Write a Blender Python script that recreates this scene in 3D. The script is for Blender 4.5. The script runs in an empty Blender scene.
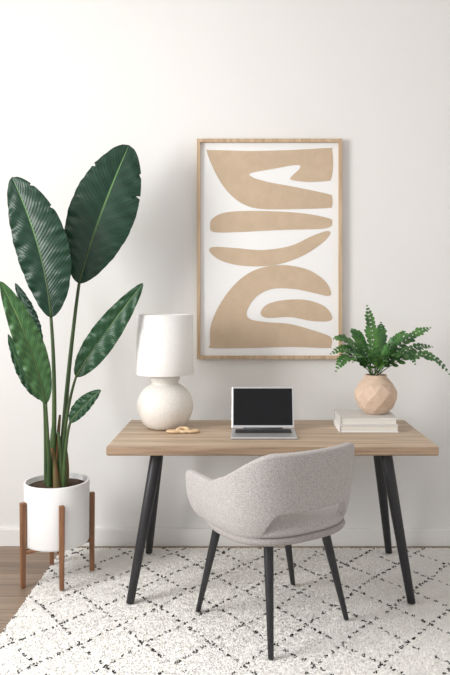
import bpy, bmesh, math, random
import numpy as np
from mathutils import Vector, Matrix
from mathutils.geometry import tessellate_polygon
random.seed(7); rng=np.random.default_rng(3)
F=701.0; VX=245.0; HY=296.0; CH=1.44; WY=4.05
def P(px,py,d): return Vector(((px-VX)*d/F, d, CH-(py-HY)*d/F))
def lin(c):
    c=c/255.0
    return c/12.92 if c<=0.04045 else ((c+0.055)/1.055)**2.4
def col(r,g,b): return (lin(r),lin(g),lin(b),1)
scene=bpy.context.scene
# ---------- materials ----------
def mat(name,c,rough=.6,c2=None,nscale=(8,8,8),detail=4,bump=0,bscale=None,spec=.5,metal=0,bdist=.002,lo=.35,hi=.65,coat=0,sheen=0,coords='Object'):
    m=bpy.data.materials.new(name); m.use_nodes=True
    nt=m.node_tree; b=nt.nodes['Principled BSDF']
    b.inputs['Base Color'].default_value=c; b.inputs['Roughness'].default_value=rough
    b.inputs['Metallic'].default_value=metal; b.inputs['Specular IOR Level'].default_value=spec
    if coat: b.inputs['Coat Weight'].default_value=coat
    if sheen: b.inputs['Sheen Weight'].default_value=sheen
    tc=nt.nodes.new('ShaderNodeTexCoord')
    if c2:
        mp=nt.nodes.new('ShaderNodeMapping'); mp.inputs['Scale'].default_value=nscale
        nz=nt.nodes.new('ShaderNodeTexNoise'); nz.inputs['Scale'].default_value=1; nz.inputs['Detail'].default_value=detail
        cr=nt.nodes.new('ShaderNodeValToRGB'); cr.color_ramp.elements[0].position=lo; cr.color_ramp.elements[1].position=hi
        cr.color_ramp.elements[0].color=c; cr.color_ramp.elements[1].color=c2
        nt.links.new(tc.outputs[coords],mp.inputs[0]); nt.links.new(mp.outputs[0],nz.inputs['Vector'])
        nt.links.new(nz.outputs[0],cr.inputs[0]); nt.links.new(cr.outputs[0],b.inputs['Base Color'])
    if bump:
        mp2=nt.nodes.new('ShaderNodeMapping'); mp2.inputs['Scale'].default_value=bscale or nscale
        n2=nt.nodes.new('ShaderNodeTexNoise'); n2.inputs['Scale'].default_value=1; n2.inputs['Detail'].default_value=3
        bp=nt.nodes.new('ShaderNodeBump'); bp.inputs['Strength'].default_value=bump; bp.inputs['Distance'].default_value=bdist
        nt.links.new(tc.outputs[coords],mp2.inputs[0]); nt.links.new(mp2.outputs[0],n2.inputs['Vector'])
        nt.links.new(n2.outputs[0],bp.inputs['Height']); nt.links.new(bp.outputs[0],b.inputs['Normal'])
    return m
M_wall=mat('wall_paint',col(229,228,226),.9,col(231,230,228),(1.5,1.5,1.5),bump=.15,bscale=(60,60,60),spec=.2)
M_trim=mat('trim_paint',col(234,233,231),.5,bump=.05,bscale=(20,20,20))
M_oak=mat('frame_oak',col(176,150,120),.5,col(202,178,148),(60,60,4),bump=.2,bscale=(90,90,6))
M_paper=mat('art_paper',col(238,238,238),.8,bump=.1,bscale=(300,300,300),spec=.2)
M_paint=mat('tan_paint',col(194,173,149),.8,col(201,180,156),(18,18,18),spec=.2)
M_desk=mat('desk_wood',col(154,132,111),.5,col(202,180,156),(2.2,50,50),detail=9,bump=.3,bscale=(4,90,90),lo=.3,hi=.66)
M_deske=mat('desk_wood_edge',col(138,114,94),.55,col(172,147,122),(3,60,60),detail=8,bump=.3,bscale=(5,90,90))
M_black=mat('black_leg',col(36,36,40),.45,bump=.1,bscale=(80,80,10))
M_fabric=mat('grey_fabric',col(158,153,151),.95,col(198,193,191),(260,260,260),detail=2,bump=.6,bscale=(420,420,420),bdist=.003,spec=.15,sheen=.15)
M_seat=mat('seat_fabric',col(150,144,141),.95,col(178,172,169),(260,260,260),detail=2,bump=.6,bscale=(420,420,420),bdist=.003,spec=.15)
M_ceram=mat('cream_ceramic',col(224,219,212),.65,col(233,229,223),(90,90,90),bump=.35,bscale=(160,160,160),bdist=.002)
M_shade=mat('linen_shade',col(232,230,227),.9,col(238,236,234),(300,300,40),bump=.3,bscale=(500,500,500),spec=.1)
M_metal=mat('brass',col(170,140,90),.3,metal=1)
M_alu=mat('aluminium',col(200,200,202),.35,metal=.6)
M_screen=mat('screen_glass',col(16,16,19),.2,spec=.25)
M_key=mat('keys',col(40,40,42),.5)
M_pot=mat('white_pot',col(236,236,236),.45,bump=.05,bscale=(30,30,30))
M_soil=mat('soil',col(48,34,24),.95,col(90,68,48),(120,120,120),bump=1,bscale=(150,150,150),bdist=.01)
M_stand=mat('walnut_stand',col(118,80,54),.5,col(148,104,72),(60,60,6),bump=.2,bscale=(90,90,8))
M_stem=mat('stem_green',col(70,92,48),.5,col(52,76,42),(20,20,6))
M_stem2=mat('sheath_brown',col(120,78,50),.7,col(84,92,50),(30,30,8))
M_vase=mat('peach_clay',col(208,182,160),.8,col(216,191,170),(40,40,40),bump=.2,bscale=(120,120,120))
M_book1=mat('book_cover_white',col(226,225,223),.6)
M_book2=mat('book_cover_grey',col(205,203,200),.6)
M_pages=mat('book_pages',col(234,231,225),.9,col(212,208,200),(3,3,600),bump=.3,bscale=(3,3,700))
M_link=mat('light_wood',col(218,192,156),.6,col(202,172,134),(20,80,80))
M_fern=mat('fern_green',col(36,84,38),.4,col(80,128,58),(14,14,14))
M_fernst=mat('fern_stem',col(70,98,44),.5)
def leafmat(name,c1,c2,vein):
    m=bpy.data.materials.new(name); m.use_nodes=True; nt=m.node_tree; L=nt.links
    b=nt.nodes['Principled BSDF']; b.inputs['Roughness'].default_value=.38; b.inputs['Specular IOR Level'].default_value=.4
    uv=nt.nodes.new('ShaderNodeUVMap'); uv.uv_map='UVMap'
    sp=nt.nodes.new('ShaderNodeSeparateXYZ'); L.new(uv.outputs[0],sp.inputs[0])
    def math_(op,a,bb=None):
        n=nt.nodes.new('ShaderNodeMath'); n.operation=op
        for i,v in enumerate((a,bb)):
            if v is None: continue
            if isinstance(v,(int,float)): n.inputs[i].default_value=v
            else: L.new(v,n.inputs[i])
        return n.outputs[0]
    a=math_('ABSOLUTE',math_('SUBTRACT',sp.outputs[0],.5))
    c=math_('SUBTRACT',math_('MULTIPLY',sp.outputs[1],1.0),math_('MULTIPLY',a,.32))
    s=math_('SINE',math_('MULTIPLY',c,230))
    s2=math_('SINE',math_('MULTIPLY',c,71))
    h=math_('ADD',math_('MULTIPLY',s,.5),math_('MULTIPLY',s2,.5))
    hh=math_('ADD',math_('MULTIPLY',h,.5),.5)
    cr=nt.nodes.new('ShaderNodeValToRGB'); cr.color_ramp.elements[0].color=c1; cr.color_ramp.elements[1].color=c2
    L.new(hh,cr.inputs[0])
    mx=nt.nodes.new('ShaderNodeMixRGB'); mx.inputs[2].default_value=vein
    rib=math_('LESS_THAN',a,.013); L.new(rib,mx.inputs[0]); L.new(cr.outputs[0],mx.inputs[1]); L.new(mx.outputs[0],b.inputs['Base Color'])
    bp=nt.nodes.new('ShaderNodeBump'); bp.inputs['Strength'].default_value=.32; bp.inputs['Distance'].default_value=.004
    L.new(hh,bp.inputs['Height']); L.new(bp.outputs[0],b.inputs['Normal'])
    return m
M_leafD=leafmat('leaf_dark',col(16,48,33),col(26,62,44),col(100,136,84))
M_leafM=leafmat('leaf_mid',col(28,64,40),col(42,82,52),col(120,150,90))
M_leafL=leafmat('leaf_light',col(48,86,50),col(72,112,64),col(140,166,100))
# floor
def floor_mat():
    m=bpy.data.materials.new('wood_floor'); m.use_nodes=True; nt=m.node_tree; L=nt.links; b=nt.nodes['Principled BSDF']
    b.inputs['Roughness'].default_value=.45
    tc=nt.nodes.new('ShaderNodeTexCoord')
    br=nt.nodes.new('ShaderNodeTexBrick'); br.inputs['Scale'].default_value=1; br.inputs['Brick Width'].default_value=1.4; br.inputs['Row Height'].default_value=.14
    br.inputs['Mortar Size'].default_value=.002; br.inputs['Color1'].default_value=col(160,138,118); br.inputs['Color2'].default_value=col(140,120,102); br.inputs['Mortar'].default_value=col(90,74,62)
    L.new(tc.outputs['Object'],br.inputs['Vector'])
    mp=nt.nodes.new('ShaderNodeMapping'); mp.inputs['Scale'].default_value=(2,40,1); nz=nt.nodes.new('ShaderNodeTexNoise'); nz.inputs['Scale'].default_value=1; nz.inputs['Detail'].default_value=8
    L.new(tc.outputs['Object'],mp.inputs[0]); L.new(mp.outputs[0],nz.inputs['Vector'])
    cr=nt.nodes.new('ShaderNodeValToRGB'); cr.color_ramp.elements[0].position=.3; cr.color_ramp.elements[0].color=(.6,.6,.6,1); cr.color_ramp.elements[1].position=.7
    L.new(nz.outputs[0],cr.inputs[0])
    mx=nt.nodes.new('ShaderNodeMixRGB'); mx.blend_type='MULTIPLY'; mx.inputs[0].default_value=1
    L.new(br.outputs[0],mx.inputs[1]); L.new(cr.outputs[0],mx.inputs[2]); L.new(mx.outputs[0],b.inputs['Base Color'])
    return m
M_floor=floor_mat()
def rug_mat():
    m=bpy.data.materials.new('rug_pile'); m.use_nodes=True; nt=m.node_tree; b=nt.nodes['Principled BSDF']; b.inputs['Roughness'].default_value=1; b.inputs['Specular IOR Level'].default_value=.1
    a=nt.nodes.new('ShaderNodeAttribute'); a.attribute_name='Col'; nt.links.new(a.outputs['Color'],b.inputs['Base Color'])
    return m
M_rug=rug_mat()
# ---------- mesh helpers ----------
def link(o,parent=None):
    scene.collection.objects.link(o)
    if parent: o.parent=parent
    return o
def empty(name,loc=(0,0,0)):
    o=bpy.data.objects.new(name,None); o.empty_display_size=.1; scene.collection.objects.link(o); return o
def mesh(name,v,f,m,parent=None,smooth=True):
    me=bpy.data.meshes.new(name); me.from_pydata([tuple(x) for x in v],[],f); me.update()
    if m: me.materials.append(m)
    if smooth:
        for p in me.polygons: p.use_smooth=True
    return link(bpy.data.objects.new(name,me),parent)
def box(name,x0,x1,y0,y1,z0,z1,m,parent=None,bev=0,seg=2):
    v=[(x,y,z) for x in (x0,x1) for y in (y0,y1) for z in (z0,z1)]
    f=[(0,1,3,2),(4,6,7,5),(0,4,5,1),(2,3,7,6),(0,2,6,4),(1,5,7,3)]
    o=mesh(name,v,f,m,parent,False)
    if bev:
        b=o.modifiers.new('b','BEVEL'); b.width=bev; b.segments=seg
    return o
def lathe(name,prof,c,m,parent=None,n=64,smooth=True):
    v=[];f=[]
    for r,z in prof:
        for i in range(n):
            a=2*math.pi*i/n; v.append((c[0]+r*math.cos(a),c[1]+r*math.sin(a),c[2]+z))
    for j in range(len(prof)-1):
        for i in range(n):
            k=(i+1)%n; f.append((j*n+i,j*n+k,(j+1)*n+k,(j+1)*n+i))
    return mesh(name,v,f,m,parent,smooth)
def tube(name,pts,rad,m,parent=None,n=12,cap=True):
    pts=[Vector(p) for p in pts]; v=[];f=[]
    for i,p in enumerate(pts):
        t=(pts[min(i+1,len(pts)-1)]-pts[max(i-1,0)]).normalized()
        ref=Vector((0,1,0)) if abs(t.y)<.9 else Vector((1,0,0))
        a=t.cross(ref).normalized(); b=t.cross(a)
        r=rad[i] if isinstance(rad,(list,tuple)) else rad
        for k in range(n):
            an=2*math.pi*k/n; v.append(p+a*r*math.cos(an)+b*r*math.sin(an))
    for i in range(len(pts)-1):
        for k in range(n):
            q=(k+1)%n; f.append((i*n+k,i*n+q,(i+1)*n+q,(i+1)*n+k))
    if cap:
        f.append(tuple(range(n))[::-1]); f.append(tuple((len(pts)-1)*n+k for k in range(n)))
    return mesh(name,v,f,m,parent)
def hleg(name,top,foot,rt,rf,m,parent):
    v=[];n=24
    for (p,r) in ((top,rt),(foot,rf)):
        for k in range(n):
            a=2*math.pi*k/n; v.append((p[0]+r*math.cos(a),p[1]+r*math.sin(a),p[2]))
    f=[(k,(k+1)%n,n+(k+1)%n,n+k) for k in range(n)]+[tuple(range(n))[::-1],tuple(range(n,2*n))]
    o=mesh(name,v,f,m,parent)
    b=o.modifiers.new('b','BEVEL'); b.width=.002; b.segments=2
    return o
def bez(p0,p1,p2,t): return p0*(1-t)**2+p1*2*t*(1-t)+p2*t*t
# ---------- room ----------
XL,XR,YF,ZC=-3.0,2.6,-.8,3.4
box('floor',XL-.1,XR+.1,YF,WY+.1,-.1,0,M_floor)
box('wall_back',XL-.1,XR+.1,WY,WY+.1,0,ZC,M_wall)
box('wall_right',XR,XR+.1,YF,WY,0,ZC,M_wall)
box('ceiling',XL-.1,XR+.1,YF,WY+.1,ZC,ZC+.1,M_wall)
wl=empty('wall_left')
wy0,wy1,wz0,wz1=.2,2.9,.7,2.9
box('wall_panel_a',XL-.1,XL,YF,wy0,0,ZC,M_wall,wl); box('wall_panel_b',XL-.1,XL,wy1,WY,0,ZC,M_wall,wl)
box('wall_panel_c',XL-.1,XL,wy0,wy1,0,wz0,M_wall,wl); box('wall_panel_d',XL-.1,XL,wy0,wy1,wz1,ZC,M_wall,wl)
wn=empty('window_1')
for i,(a,b,c,d) in enumerate(((wy0,wy0+.05,wz0,wz1),(wy1-.05,wy1,wz0,wz1),(wy0,wy1,wz0,wz0+.05),(wy0,wy1,wz1-.05,wz1),((wy0+wy1)/2-.02,(wy0+wy1)/2+.02,wz0,wz1))):
    box('window_bar_%d'%i,XL-.08,XL-.03,a,b,c,d,M_trim,wn)
box('baseboard_back',XL,XR,WY-.022,WY,0,.10,M_trim,bev=.003)
box('baseboard_right',XR-.022,XR,YF,WY-.022,0,.10,M_trim,bev=.003)
box('baseboard_left',XL,XL+.022,YF,WY-.022,0,.10,M_trim,bev=.003)
# ---------- rug ----------
RZ=.0125
def rug():
    x0,x1,y0,y1=-1.03,1.9,2.0,3.985; sp=.0078
    X,Y=np.meshgrid(np.arange(x0,x1,sp),np.arange(y0,y1,sp)); X=X.ravel();Y=Y.ravel(); n=len(X)
    X=X+rng.uniform(-.0035,.0035,n); Y=Y+rng.uniform(-.0035,.0035,n)
    wx=X+.008*np.sin(Y*9+1)+.004*np.sin(X*13+Y*7); wy=Y+.008*np.sin(X*8)+.004*np.sin(Y*15+X*5)
    p=wx/.27+wy/.34; q=wx/.27-wy/.34
    def dash(a,b,ph):
        k=np.round(a); off=(np.sin(k*12.9898+ph)*43758.5)%1
        j=np.floor(b*4.4+off); fr=(b*4.4+off)%1
        jit=((np.sin(j*78.233+k*37.7+ph)*9631.7)%1)
        return (np.abs(a-k+(jit-.5)*.04)<.033)&(fr<.42+.24*jit)&(jit>.04)
    dk=dash(p,q,.3)|dash(q,p,2.1)
    h=rng.uniform(.0085,.0125,n)
    lx=rng.normal(0,.0035,n); ly=rng.normal(0,.0035,n); r=.0070
    V=np.zeros((n,4,3)); 
    a0=rng.uniform(0,6.28,n)
    for k in range(3):
        V[:,k,0]=X+r*np.cos(a0+k*2.094); V[:,k,1]=Y+r*np.sin(a0+k*2.094); V[:,k,2]=.0045
    V[:,3,0]=X+lx; V[:,3,1]=Y+ly; V[:,3,2]=h
    np.clip(V[:,:,1],y0,y1+.01,out=V[:,:,1])
    base=np.arange(n)[:,None]*4
    T=np.concatenate([base+np.array([[0,1,3]]),base+np.array([[1,2,3]]),base+np.array([[2,0,3]])],axis=1).reshape(-1)
    sv=np.array([(x,y,z) for x in (x0,x1) for y in (y0,y1) for z in (.001,.006)],dtype=float)
    sf=[(0,1,3,2),(4,6,7,5),(0,4,5,1),(2,3,7,6),(0,2,6,4),(1,5,7,3)]
    allv=np.concatenate([V.reshape(-1,3),sv]); nt=n*3
    me=bpy.data.meshes.new('area_rug'); me.vertices.add(len(allv)); me.vertices.foreach_set('co',allv.ravel())
    loops=np.concatenate([T,np.array(sf).ravel()+n*4]); me.loops.add(len(loops)); me.loops.foreach_set('vertex_index',loops.astype(np.int32))
    starts=np.concatenate([np.arange(nt)*3,nt*3+np.arange(6)*4]); me.polygons.add(nt+6); me.polygons.foreach_set('loop_start',starts.astype(np.int32))
    me.update(calc_edges=True); me.validate()
    ca=me.color_attributes.new('Col','FLOAT_COLOR','POINT')
    C=np.ones((len(allv),4)); w=np.array(col(248,246,242)); tv=rng.uniform(.90,1.0,n)
    cc=w[None,:]*tv[:,None]; dkc=np.array(col(50,48,48))
    cc[dk]=dkc[None,:]*rng.uniform(.6,1.7,dk.sum())[:,None]
    C[:n*4]=np.repeat(cc,4,axis=0); C[n*4:]=w*.95; C[:,3]=1
    ca.data.foreach_set('color',C.ravel().astype(np.float32))
    me.materials.append(M_rug); link(bpy.data.objects.new('area_rug',me))
rug()
# ---------- desk ----------
desk=empty('wooden_desk')
dx0,dx1,dy0,dy1,dz=-.6345,.8856,3.20,3.90,.751
TH=.042
v=[];ins=.006
for (z,i) in ((dz,0),(dz-.036,0),(dz-TH,ins)):
    v+= [(dx0+i,dy0+i,z),(dx1-i,dy0+i,z),(dx1-i,dy1-i,z),(dx0+i,dy1-i,z)]
f=[(0,1,2,3),(11,10,9,8)]+[(j*4+k,(j+1)*4+k,(j+1)*4+(k+1)%4,j*4+(k+1)%4) for j in range(2) for k in range(4)]
o=mesh('desktop',v,f,M_desk,desk,False); o.data.materials.append(M_deske)
for i in range(2,10): o.data.polygons[i].material_index=1
b=o.modifiers.new('b','BEVEL'); b.width=.003; b.segments=2
az0,az1=dz-TH-.014,dz-TH
box('frame_front',dx0+.13,dx1-.13,dy0+.09,dy0+.115,az0,az1,M_black,desk,.002)
box('frame_back',dx0+.13,dx1-.13,dy1-.115,dy1-.09,az0,az1,M_black,desk,.002)
box('frame_side_a',dx0+.13,dx0+.155,dy0+.115,dy1-.115,az0,az1,M_black,desk,.002)
box('frame_side_b',dx1-.155,dx1-.13,dy0+.115,dy1-.115,az0,az1,M_black,desk,.002)
hleg('leg_1',(-.415,dy0+.125,az1),(-.535,3.264,RZ),.030,.019,M_black,desk)
hleg('leg_2',(.665,dy0+.125,az1),(.775,3.264,RZ),.030,.019,M_black,desk)
hleg('leg_3',(-.455,dy1-.125,az1),(-.535,3.90,RZ),.030,.019,M_black,desk)
hleg('leg_4',(.705,dy1-.125,az1),(.80,3.90,RZ),.030,.019,M_black,desk)
# ---------- chair ----------
chair=empty('upholstered_armchair')
cx,cy=.140,2.965; fw=Vector((-.55,.835,0)).normalized(); rt=Vector((fw.y,-fw.x,0))
def CW(u,vv,z): return Vector((cx,cy,0))+rt*u+fw*vv+Vector((0,0,z))
def interp(x,xs,ys): return float(np.interp(x,xs,ys))
def sm(x,a,b):
    t=min(1,max(0,(x-a)/(b-a))); return t*t*(3-2*t)
A,B,AL=.305,.258,.305
cols=[]
NR,NA=40,20
for i in range(-NR-NA,NR+NA+1):
    ai=abs(i); sg=1 if i>=0 else -1
    if ai<=NR:
        q=ai/NR; th=q*math.pi/2; e=2/2.5
        u=A*sg*(math.sin(th))**e; vv=-B*abs(math.cos(th))**e
    else:
        k=(ai-NR)/NA; q=1+k; u=A*sg*(1-.05*k*k); vv=AL*k
    cols.append((q,u,vv))
def sc(z): return interp(z,[.458,.478,.498,.538,.588,.655,.75,.85],[.70,.80,.88,.945,.985,1.0,1.01,1.02])
rows=22; v=[];f=[]
for (q,u,vv) in cols:
    zt=.690+.148*(1-sm(q,.36,1.22))
    zt-= .14*max(0,(q-1.88)/.12)**2.5
    zb=.470+.128*(1-sm(q,.28,.60))
    for r in range(rows+1):
        z=zb+(zt-zb)*r/rows; s=sc(z)
        v.append(CW(u*s,vv*s-(.02*sm(z,.6,.84) if q<1 else 0)*(1-sm(q,.4,1)),z))
for i in range(len(cols)-1):
    for r in range(rows):
        a=i*(rows+1)+r; f.append((a,a+rows+1,a+rows+2,a+1))
o=mesh('shell',v,f,M_fabric,chair)
s=o.modifiers.new('s','SOLIDIFY'); s.thickness=.036; s.offset=-1 
s2=o.modifiers.new('ss','SUBSURF'); s2.levels=1; s2.render_levels=1
def superdisk(name,prof,e,m,a,bb,al,n=96,vo=0):
    v=[];f=[]
    for (k,z) in prof:
        for i in range(n):
            th=2*math.pi*i/n; s_=math.sin(th); c_=math.cos(th)
            u=a*math.copysign(abs(s_)**(2/e),s_); w=math.copysign(abs(c_)**(2/e),-c_)
            w=w*(bb if w<0 else al)
            v.append(CW(u*k,w*k+vo,z))
    for j in range(len(prof)-1):
        for i in range(n):
            q=(i+1)%n; f.append((j*n+i,j*n+q,(j+1)*n+q,(j+1)*n+i))
    f.append(tuple(range(n))[::-1]); f.append(tuple((len(prof)-1)*n+i for i in range(n)))
    return mesh(name,v,f,m,chair)
superdisk('seat_base',[(.70,.464),(.82,.467),(.89,.474),(.912,.485),(.900,.496),(.86,.500)],2.6,M_seat,A,B,AL+.01)
superdisk('seat_cushion',[(.80,.496),(.87,.503),(.895,.515),(.895,.525),(.865,.538),(.80,.545),(.65,.551),(.4,.555),(.15,.557)],2.6,M_fabric,A,B,AL+.0)
def cl(n,tp,ft): hleg(n,tp,ft,.0215,.0115,M_black,chair)
cl('leg_1',(-.11,3.06,.475),(-.213,3.174,RZ))
cl('leg_2',(.094,2.84,.475),(.102,2.758,RZ))
cl('leg_3',(.33,2.96,.475),(.448,3.096,RZ))
cl('leg_4',(.175,3.19,.475),(.2375,3.469,RZ))
# ---------- artwork ----------
art=empty('framed_abstract_artwork')
fa=P(197,139,4.02); fb=P(342,359,4.02)
X0,X1,Z1,Z0=fa.x,fb.x,fa.z,fb.z; w=.019
box('frame_top',X0,X1,4.010,4.048,Z1-w,Z1,M_oak,art,.001); box('frame_bottom',X0,X1,4.010,4.048,Z0,Z0+w,M_oak,art,.001)
box('frame_left',X0,X0+w,4.010,4.048,Z0+w,Z1-w,M_oak,art,.001); box('frame_right',X1-w,X1,4.010,4.048,Z0+w,Z1-w,M_oak,art,.001)
box('paper',X0+w,X1-w,4.034,4.046,Z0+w,Z1-w,M_paper,art)
def catmull(pts,n=8):
    out=[];N=len(pts)
    for i in range(N):
        p0,p1,p2,p3=[Vector(pts[(i+k-1)%N]) for k in range(4)]
        for j in range(n):
            t=j/n
            out.append(.5*((2*p1)+(-p0+p2)*t+(2*p0-5*p1+4*p2-p3)*t*t+(-p0+3*p1-3*p2+p3)*t**3))
    return out
shapes=[
 [(207,152),(212,150),(250,151),(290,150),(330,148),(332,150),(333,165),(331,179),(326,181),(308,182),(292,180),(291,177),(300,168),(296,165),(272,169),(251,173),(252,177),(268,182),(295,187),(328,194),(332,197),(332,206),(328,208),(298,209),(262,209),(243,204),(228,192),(216,174)],
 [(210,226),(213,218),(228,212),(262,211),(300,213),(328,218),(332,222),(330,227),(318,229),(280,230),(240,232),(214,232)],
 [(210,252),(213,247),(235,248),(262,250),(290,246),(312,236),(327,231),(330,234),(322,243),(302,256),(275,265),(245,266),(222,261)],
 [(210,344),(211,325),(220,304),(236,283),(255,270),(280,265),(306,269),(324,280),(331,292),(328,296),(314,293),(294,289),(272,289),(256,297),(247,311),(250,319),(266,322),(290,324),(312,330),(329,336),(332,341),(331,346),(328,348),(290,347),(250,348),(212,348)],
 [(261,311),(268,304),(285,300),(306,300),(324,306),(332,316),(329,321),(312,321),(290,317),(270,318),(262,316)]]
v=[];f=[]
for s_ in shapes:
    c=catmull(s_); vs=[P(q.x,q.y,4.0325) for q in c]
    b0=len(v); v+=vs
    for t in tessellate_polygon([[Vector((p.x,p.z,0)) for p in vs]]): f.append(tuple(b0+k for k in t))
mesh('painted_shapes',v,f,M_paint,art,False)
# ---------- table lamp ----------
lamp=empty('table_lamp'); lc=(-.417,3.66,dz)
pr=[(0,0.001),(.070,.001),(.088,.004),(.116,.028),(.134,.058),(.145,.090),(.147,.118),(.143,.148),(.131,.178),(.112,.204),(.086,.224),(.070,.232),(.066,.237),(.070,.243),(.076,.252),(.078,.262),(.074,.273),(.060,.283),(.03,.288),(0,.289)]
o=lathe('ceramic_body',pr,lc,M_ceram,lamp); q=o.modifiers.new('s','SUBSURF'); q.levels=1;q.render_levels=1
lathe('stem',[(.009,.285),(.009,.40),(.016,.40),(.016,.46),(0,.46)],lc,M_metal,lamp,24)
lathe('shade',[(.1485,.283),(.149,.285),(.1465,.592),(.145,.592),(.146,.285),(.1485,.283)],lc,M_shade,lamp,96)
for k in range(3):
    a=k*2.094+.5
    tube('shade_spoke_%d'%k,[(lc[0]+.012*math.cos(a),lc[1]+.012*math.sin(a),dz+.45),(lc[0]+.143*math.cos(a),lc[1]+.143*math.sin(a),dz+.57)],.0015,M_metal,lamp,6)
# ---------- laptop ----------
lap=empty('laptop'); lx=.092; W2=.160
box('base',lx-W2,lx+W2,3.355,3.575,dz+.001,dz+.013,M_alu,lap,.004,3)
box('keyboard',lx-W2+.02,lx+W2-.02,3.455,3.555,dz+.0131,dz+.0142,M_key,lap)
box('trackpad',lx-.05,lx+.05,3.367,3.442,dz+.0131,dz+.0136,M_alu,lap)
lid=bpy.data.objects.new('lid',None); link(lid,lap); lid.location=(lx,3.572,dz+.016); lid.rotation_euler=(math.radians(-17),0,0)
box('lid_panel',-W2,W2,0,.006,0,.212,M_alu,lid,.0025)
box('display',-W2+.009,W2-.009,-.0008,.0,.014,.203,M_screen,lid)
tube('hinge',[(lx-.1,3.573,dz+.014),(lx+.1,3.573,dz+.014)],.005,M_key,lap,10)
# ---------- wooden chain link decor ----------
dec=empty('wooden_chain_link_decor')
def torus(name,c,R,r,sx,rot,m,parent):
    v=[];f=[];n=32;k=12
    Mx=Matrix.Rotation(rot[2],3,'Z')@Matrix.Rotation(rot[0],3,'X')
    for i in range(n):
        a=2*math.pi*i/n
        for j in range(k):
            b_=2*math.pi*j/k; p=Vector(((R+r*math.cos(b_))*math.cos(a)*sx,(R+r*math.cos(b_))*math.sin(a),r*math.sin(b_)))
            v.append(Mx@p+Vector(c))
    for i in range(n):
        for j in range(k):
            f.append((i*k+j,((i+1)%n)*k+j,((i+1)%n)*k+(j+1)%k,i*k+(j+1)%k))
    return mesh(name,v,f,m,parent)
torus('link_1',(-.352,3.525,dz+.0095),.016,.008,1.9,(0,0,.1),M_link,dec)
torus('link_2',(-.312,3.525,dz+.0165),.015,.008,1.6,(.5,0,-.1),M_link,dec)
torus('link_3',(-.268,3.53,dz+.0095),.016,.008,1.8,(0,0,.15),M_link,dec)
# ---------- books ----------
bk=empty('book_stack')
def book(nm,x0,x1,y0,y1,z0,z1,m):
    e=.003
    box(nm+'_cover_bottom',x0,x1,y0,y1,z0,z0+e,m,bk,.001); box(nm+'_cover_top',x0,x1,y0,y1,z1-e,z1,m,bk,.001)
    box(nm+'_spine',x0,x0+e,y0,y1,z0+e,z1-e,m,bk); box(nm+'_pages',x0+e,x1-.005,y0+.005,y1-.005,z0+e,z1-e,M_pages,bk)
book('book_1',.475,.775,3.53,3.78,dz+.001,dz+.038,M_book1)
book('book_2',.480,.768,3.537,3.775,dz+.0385,dz+.078,M_book2)
# ---------- fern in faceted vase ----------
pf=empty('potted_fern'); vc=Vector((.682,3.655,dz+.079))
rings=[(.055,0,0),(.088,.030,.5),(.111,.076,0),(.111,.116,.5),(.085,.160,0)]
n=9; v=[];f=[]
for r,z,o_ in rings:
    for i in range(n):
        a=2*math.pi*(i+o_)/n; v.append(vc+Vector((r*math.cos(a),r*math.sin(a),z)))
for j in range(4):
    half=rings[j][2]
    for i in range(n):
        k=(i+1)%n; a,b_,c,d=j*n+i,j*n+k,(j+1)*n+i,(j+1)*n+k
        if half==0: f+=[(a,b_,c),(b_,d,c)]
        else: f+=[(a,d,c),(a,b_,d)]
f.append(tuple(range(n))[::-1])
o=mesh('vase_body',v,f,M_vase,pf,False); b=o.modifiers.new('b','BEVEL'); b.width=.002;b.segments=2
lathe('vase_neck',[(.085,.155),(.072,.173),(.060,.183),(.056,.193),(.058,.200),(.050,.200),(.048,.185),(.055,.173),(.03,.170),(0,.170)],vc,M_vase,pf,48)
lathe('vase_soil',[(.052,.186),(0,.189)],vc,M_soil,pf,24)
top=vc+Vector((0,0,.185))
def frond(k,tip,ctrl,ll,nl):
    p0=top+Vector((random.uniform(-.02,.02),random.uniform(-.02,.02),0)); p2=Vector(tip); p1=Vector(ctrl)
    pts=[bez(p0,p1,p2,i/16) for i in range(17)]
    v=[];f=[]
    for i in range(nl):
        t=.18+.82*i/(nl-1); c=bez(p0,p1,p2,t); tg=(bez(p0,p1,p2,min(1,t+.02))-bez(p0,p1,p2,t-.02)).normalized()
        up=Vector((0,-.55,.8)); side=tg.cross(up)
        if side.length<.15: side=tg.cross(Vector((0,-1,0)))
        side.normalize(); nm=side.cross(tg).normalized()
        L=ll*(math.sin(math.pi*min(1,(.18+.80*t)))**.6)*(1.0 if t<.9 else .8)*random.uniform(.85,1.12)
        for sgn in (-1,1):
            d=(side*sgn*.80+tg*.6+nm*random.uniform(-.05,.35)).normalized()
            wv=d.cross(nm).normalized(); b0=len(v); ww=L*.22+.0028
            for (q,wd) in ((0,.25),(.25,.9),(.55,1),(.82,.75),(1,.10)):
                cc=c+d*L*q-nm*L*.10*q*q
                v+= [cc+wv*ww*wd+nm*.0015*wd, cc, cc-wv*ww*wd+nm*.0015*wd]
            for q in range(4):
                for e in range(2):
                    a=b0+q*3+e; f.append((a,a+1,a+4,a+3))
    mesh('frond_%d'%k,v,f,M_fern,pf)
    tube('rachis_%d'%k,pts,[.0026*(1-i/20) for i in range(17)],M_fernst,pf,6)
fr=[((367,306),(374,335),3.66),((381,323),(382,342),3.75),((352,329),(362,338),3.76),((334,339),(352,332),3.64),((331,354),(356,338),3.58),((336,371),(350,340),3.52),
    ((405,332),(392,340),3.60),((430,328),(405,333),3.70),((432,347),(405,342),3.80),((449,374),(425,334),3.62),((415,364),(402,338),3.50),((398,357),(392,344),3.46),((370,355),(373,347),3.47),((386,364),(384,344),3.44),
    ((353,362),(362,343),3.48),((392,344),(388,342),3.56)]
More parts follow.
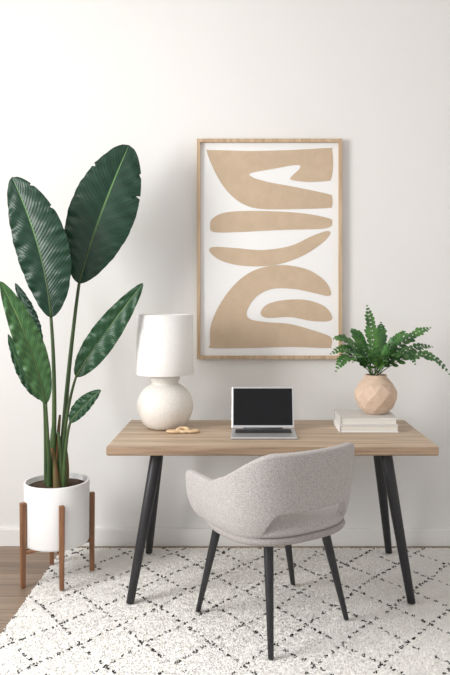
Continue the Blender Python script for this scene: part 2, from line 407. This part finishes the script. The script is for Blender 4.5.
for k,(tp,cp,d) in enumerate(fr):
    frond(k+1,P(tp[0],tp[1],d),P(cp[0],cp[1],(d+3.66)/2),.044 if k not in (12,13,14,15) else .034,14 if k<12 else 9)
# ---------- big plant ----------
bp_=empty('potted_bird_of_paradise'); pc=Vector((-.957,3.57,0))
lathe('pot',[(0,.19),(.148,.19),(.157,.194),(.160,.204),(.162,.498),(.160,.502),(.152,.502),(.150,.498),(.150,.468),(0,.466)],pc,M_pot,bp_,96)
o=lathe('soil',[(.149,.474),(.10,.480),(.05,.484),(0,.486)],pc,M_soil,bp_,40)
lp=[(-1.09,3.463),(-.893,3.412),(-.800,3.645),(-1.03,3.735)]
lps=[]
for i,(x,y) in enumerate(lp):
    dx,dy=x-pc.x,y-pc.y; L=math.hypot(dx,dy); ux,uy=dx/L,dy/L; c=Vector((pc.x+ux*.178,pc.y+uy*.178,0)); lps.append(c)
    zz=RZ if c.x>-1.045 else .001
    v=[]
    for z,s_ in ((zz,.011),(.42,.0135)):
        for (a,b) in ((-1,-1),(1,-1),(1,1),(-1,1)):
            v.append((c.x+ux*a*s_-uy*b*s_, c.y+uy*a*s_+ux*b*s_, z))
    o=mesh('stand_leg_%d'%(i+1),v,[(0,3,2,1),(4,5,6,7),(0,1,5,4),(1,2,6,5),(2,3,7,6),(3,0,4,7)],M_stand,bp_,False)
    b=o.modifiers.new('b','BEVEL'); b.width=.003;b.segments=2
for a,b in ((0,2),(1,3)):
    p=lps[a]+Vector((0,0,.175)); q=lps[b]+Vector((0,0,.175))
    tube('stand_bar_%d'%a,[p+(q-p)*.03,q-(q-p)*.03],.013,M_stand,bp_,8)
def leaf(k,base,ctrl,tip,d0,d1,d2,wl,wr,m,N=Vector((0,-1,.15)),fold=.25,droop=.2,a=.85,bb=.62,tears=()):
    p0,p1,p2=P(base[0],base[1],d0),P(ctrl[0],ctrl[1],d1),P(tip[0],tip[1],d2)
    ns=90; nu=14; v=[];uvs=[];f=[]
    ph=random.uniform(0,6)
    for i in range(ns+1):
        s=i/ns; c=bez(p0,p1,p2,s); T=((p1-p0)*(1-s)+(p2-p1)*s).normalized()
        S=T.cross(N).normalized(); NN=S.cross(T).normalized()
        if NN.y>0: NN=-NN
        pf_=max(0,math.sin(math.pi*s**a))**bb
        for j in range(-nu,nu+1):
            u=j/nu; wd=(wr if u>0 else wl)*pf_
            tr=1
            for (side,sp_,dep,wdt) in tears:
                if side*u>0:
                    x=abs(s-sp_-.10*abs(u))/wdt
                    if x<1 and abs(u)>1-dep: tr=min(tr,(1-dep)/abs(u)+ (1-(1-dep)/abs(u))*x)
            au=abs(u)*tr
            ang=fold
            ripple=.006*math.sin(s*38+ph+au*5)*au+.004*math.sin(s*91+ph)*au*au
            off=NN*(wd*au*math.sin(ang)-droop*wd*au*au+ripple*min(1,pf_*1.2))
            v.append(c+S*math.copysign(wd*au*math.cos(ang),u)+T*wd*au*.18*(1-s)+off); uvs.append((.5+u*.5,s))
    K=2*nu+1
    for i in range(ns):
        for j in range(2*nu):
            q=i*K+j; f.append((q,q+1,q+K+1,q+K))
    o=mesh('leaf_%d'%k,v,f,m,bp_)
    uvl=o.data.uv_layers.new(name='UVMap')
    for l in o.data.loops: uvl.data[l.index].uv=uvs[l.vertex_index]
    tube('midrib_%d'%k,[bez(p0,p1,p2,i/20)+Vector((0,.003,0)) for i in range(20)],[.006*(1-i/21)+.001 for i in range(20)],M_stem,bp_,8)
def stem(k,base,cp,tip,db,dt,r0=.012,r1=.006,m=None):
    p0=P(base[0],base[1],db); p0.z=.475; p2=P(tip[0],tip[1],dt); p1=P(cp[0],cp[1],(db+dt)/2)
    tube('petiole_%d'%k,[bez(p0,p1,p2,i/24) for i in range(25)],[r0+(r1-r0)*i/24 for i in range(25)],m or M_stem,bp_,10)
leaf(1,(79,284),(95,222),(129,145),3.60,3.66,3.74,.172,.182,M_leafD,N=Vector((.1,-1,.1)),a=1.08,bb=.52,tears=((1,.60,.30,.010),(1,.74,.25,.008),(-1,.7,.2,.008)))
leaf(2,(51,318),(46,250),(12,177),3.50,3.46,3.50,.115,.155,M_leafD,N=Vector((.02,-1,.1)),a=1.0,bb=.55,tears=((1,.62,.25,.010),(1,.8,.3,.010)))
leaf(3,(76,377),(98,340),(143,283),3.52,3.50,3.50,.068,.078,M_leafM,N=Vector((.2,-1,.2)),fold=.3)
leaf(4,(46,404),(34,345),(0,281),3.42,3.36,3.30,.066,.072,M_leafL,N=Vector((.35,-1,.1)),fold=.3)
leaf(5,(70,423),(82,405),(101,390),3.46,3.44,3.42,.045,.035,M_leafM)
leaf(6,(40,352),(32,320),(15,283),3.62,3.62,3.62,.030,.045,M_leafD)
leaf(7,(44,400),(22,385),(8,334),3.58,3.56,3.52,.028,.05,M_leafM)
stem(1,(60,470),(66,380),(79,284),3.58,3.60,.015,.008)
stem(2,(52,470),(57,390),(51,318),3.55,3.50,.014,.008)
stem(3,(62,470),(62,420),(76,377),3.54,3.52)
stem(4,(50,470),(48,440),(46,404),3.52,3.42)
stem(5,(64,470),(64,445),(70,423),3.52,3.46)
stem(6,(47,470),(47,420),(40,352),3.60,3.62)
stem(7,(46,470),(46,440),(44,400),3.58,3.58)
for k,(b_,c_,t_,d,m) in enumerate((((56,470),(56,455),(60,415),3.55,M_stem2),((61,470),(62,450),(58,432),3.53,M_stem),((50,470),(50,455),(53,425),3.54,M_stem),((65,470),(68,455),(63,440),3.56,M_stem2),((57,470),(55,460),(52,448),3.51,M_stem2))):
    stem(20+k,b_,c_,t_,d,d,.020,.006,m)
# ---------- lights ----------
w=bpy.data.worlds.new('World'); scene.world=w; w.use_nodes=True
bg=w.node_tree.nodes['Background']; bg.inputs[0].default_value=(.99,.99,1,1); bg.inputs[1].default_value=.84
la=bpy.data.lights.new('window_light','AREA'); la.shape='RECTANGLE'; la.size=1.6; la.size_y=1.5; la.energy=150; la.color=(1,.99,.98)
lo=bpy.data.objects.new('window_light',la); scene.collection.objects.link(lo); lo.location=(XL+.02,1.45,2.05); lo.rotation_euler=(0,math.radians(-90),0)
# ---------- camera ----------
cd=bpy.data.cameras.new('camera'); cd.lens=F*36/675; cd.sensor_width=36; cd.sensor_fit='AUTO'
cd.shift_x=-(VX-225)/675; cd.shift_y=-(337.5-HY)/675
co=bpy.data.objects.new('camera',cd); scene.collection.objects.link(co); co.location=(0,0,CH); co.rotation_euler=(math.radians(90),0,0)
scene.camera=co
scene.view_settings.view_transform='Standard'; scene.view_settings.look='None'; scene.view_settings.exposure=0
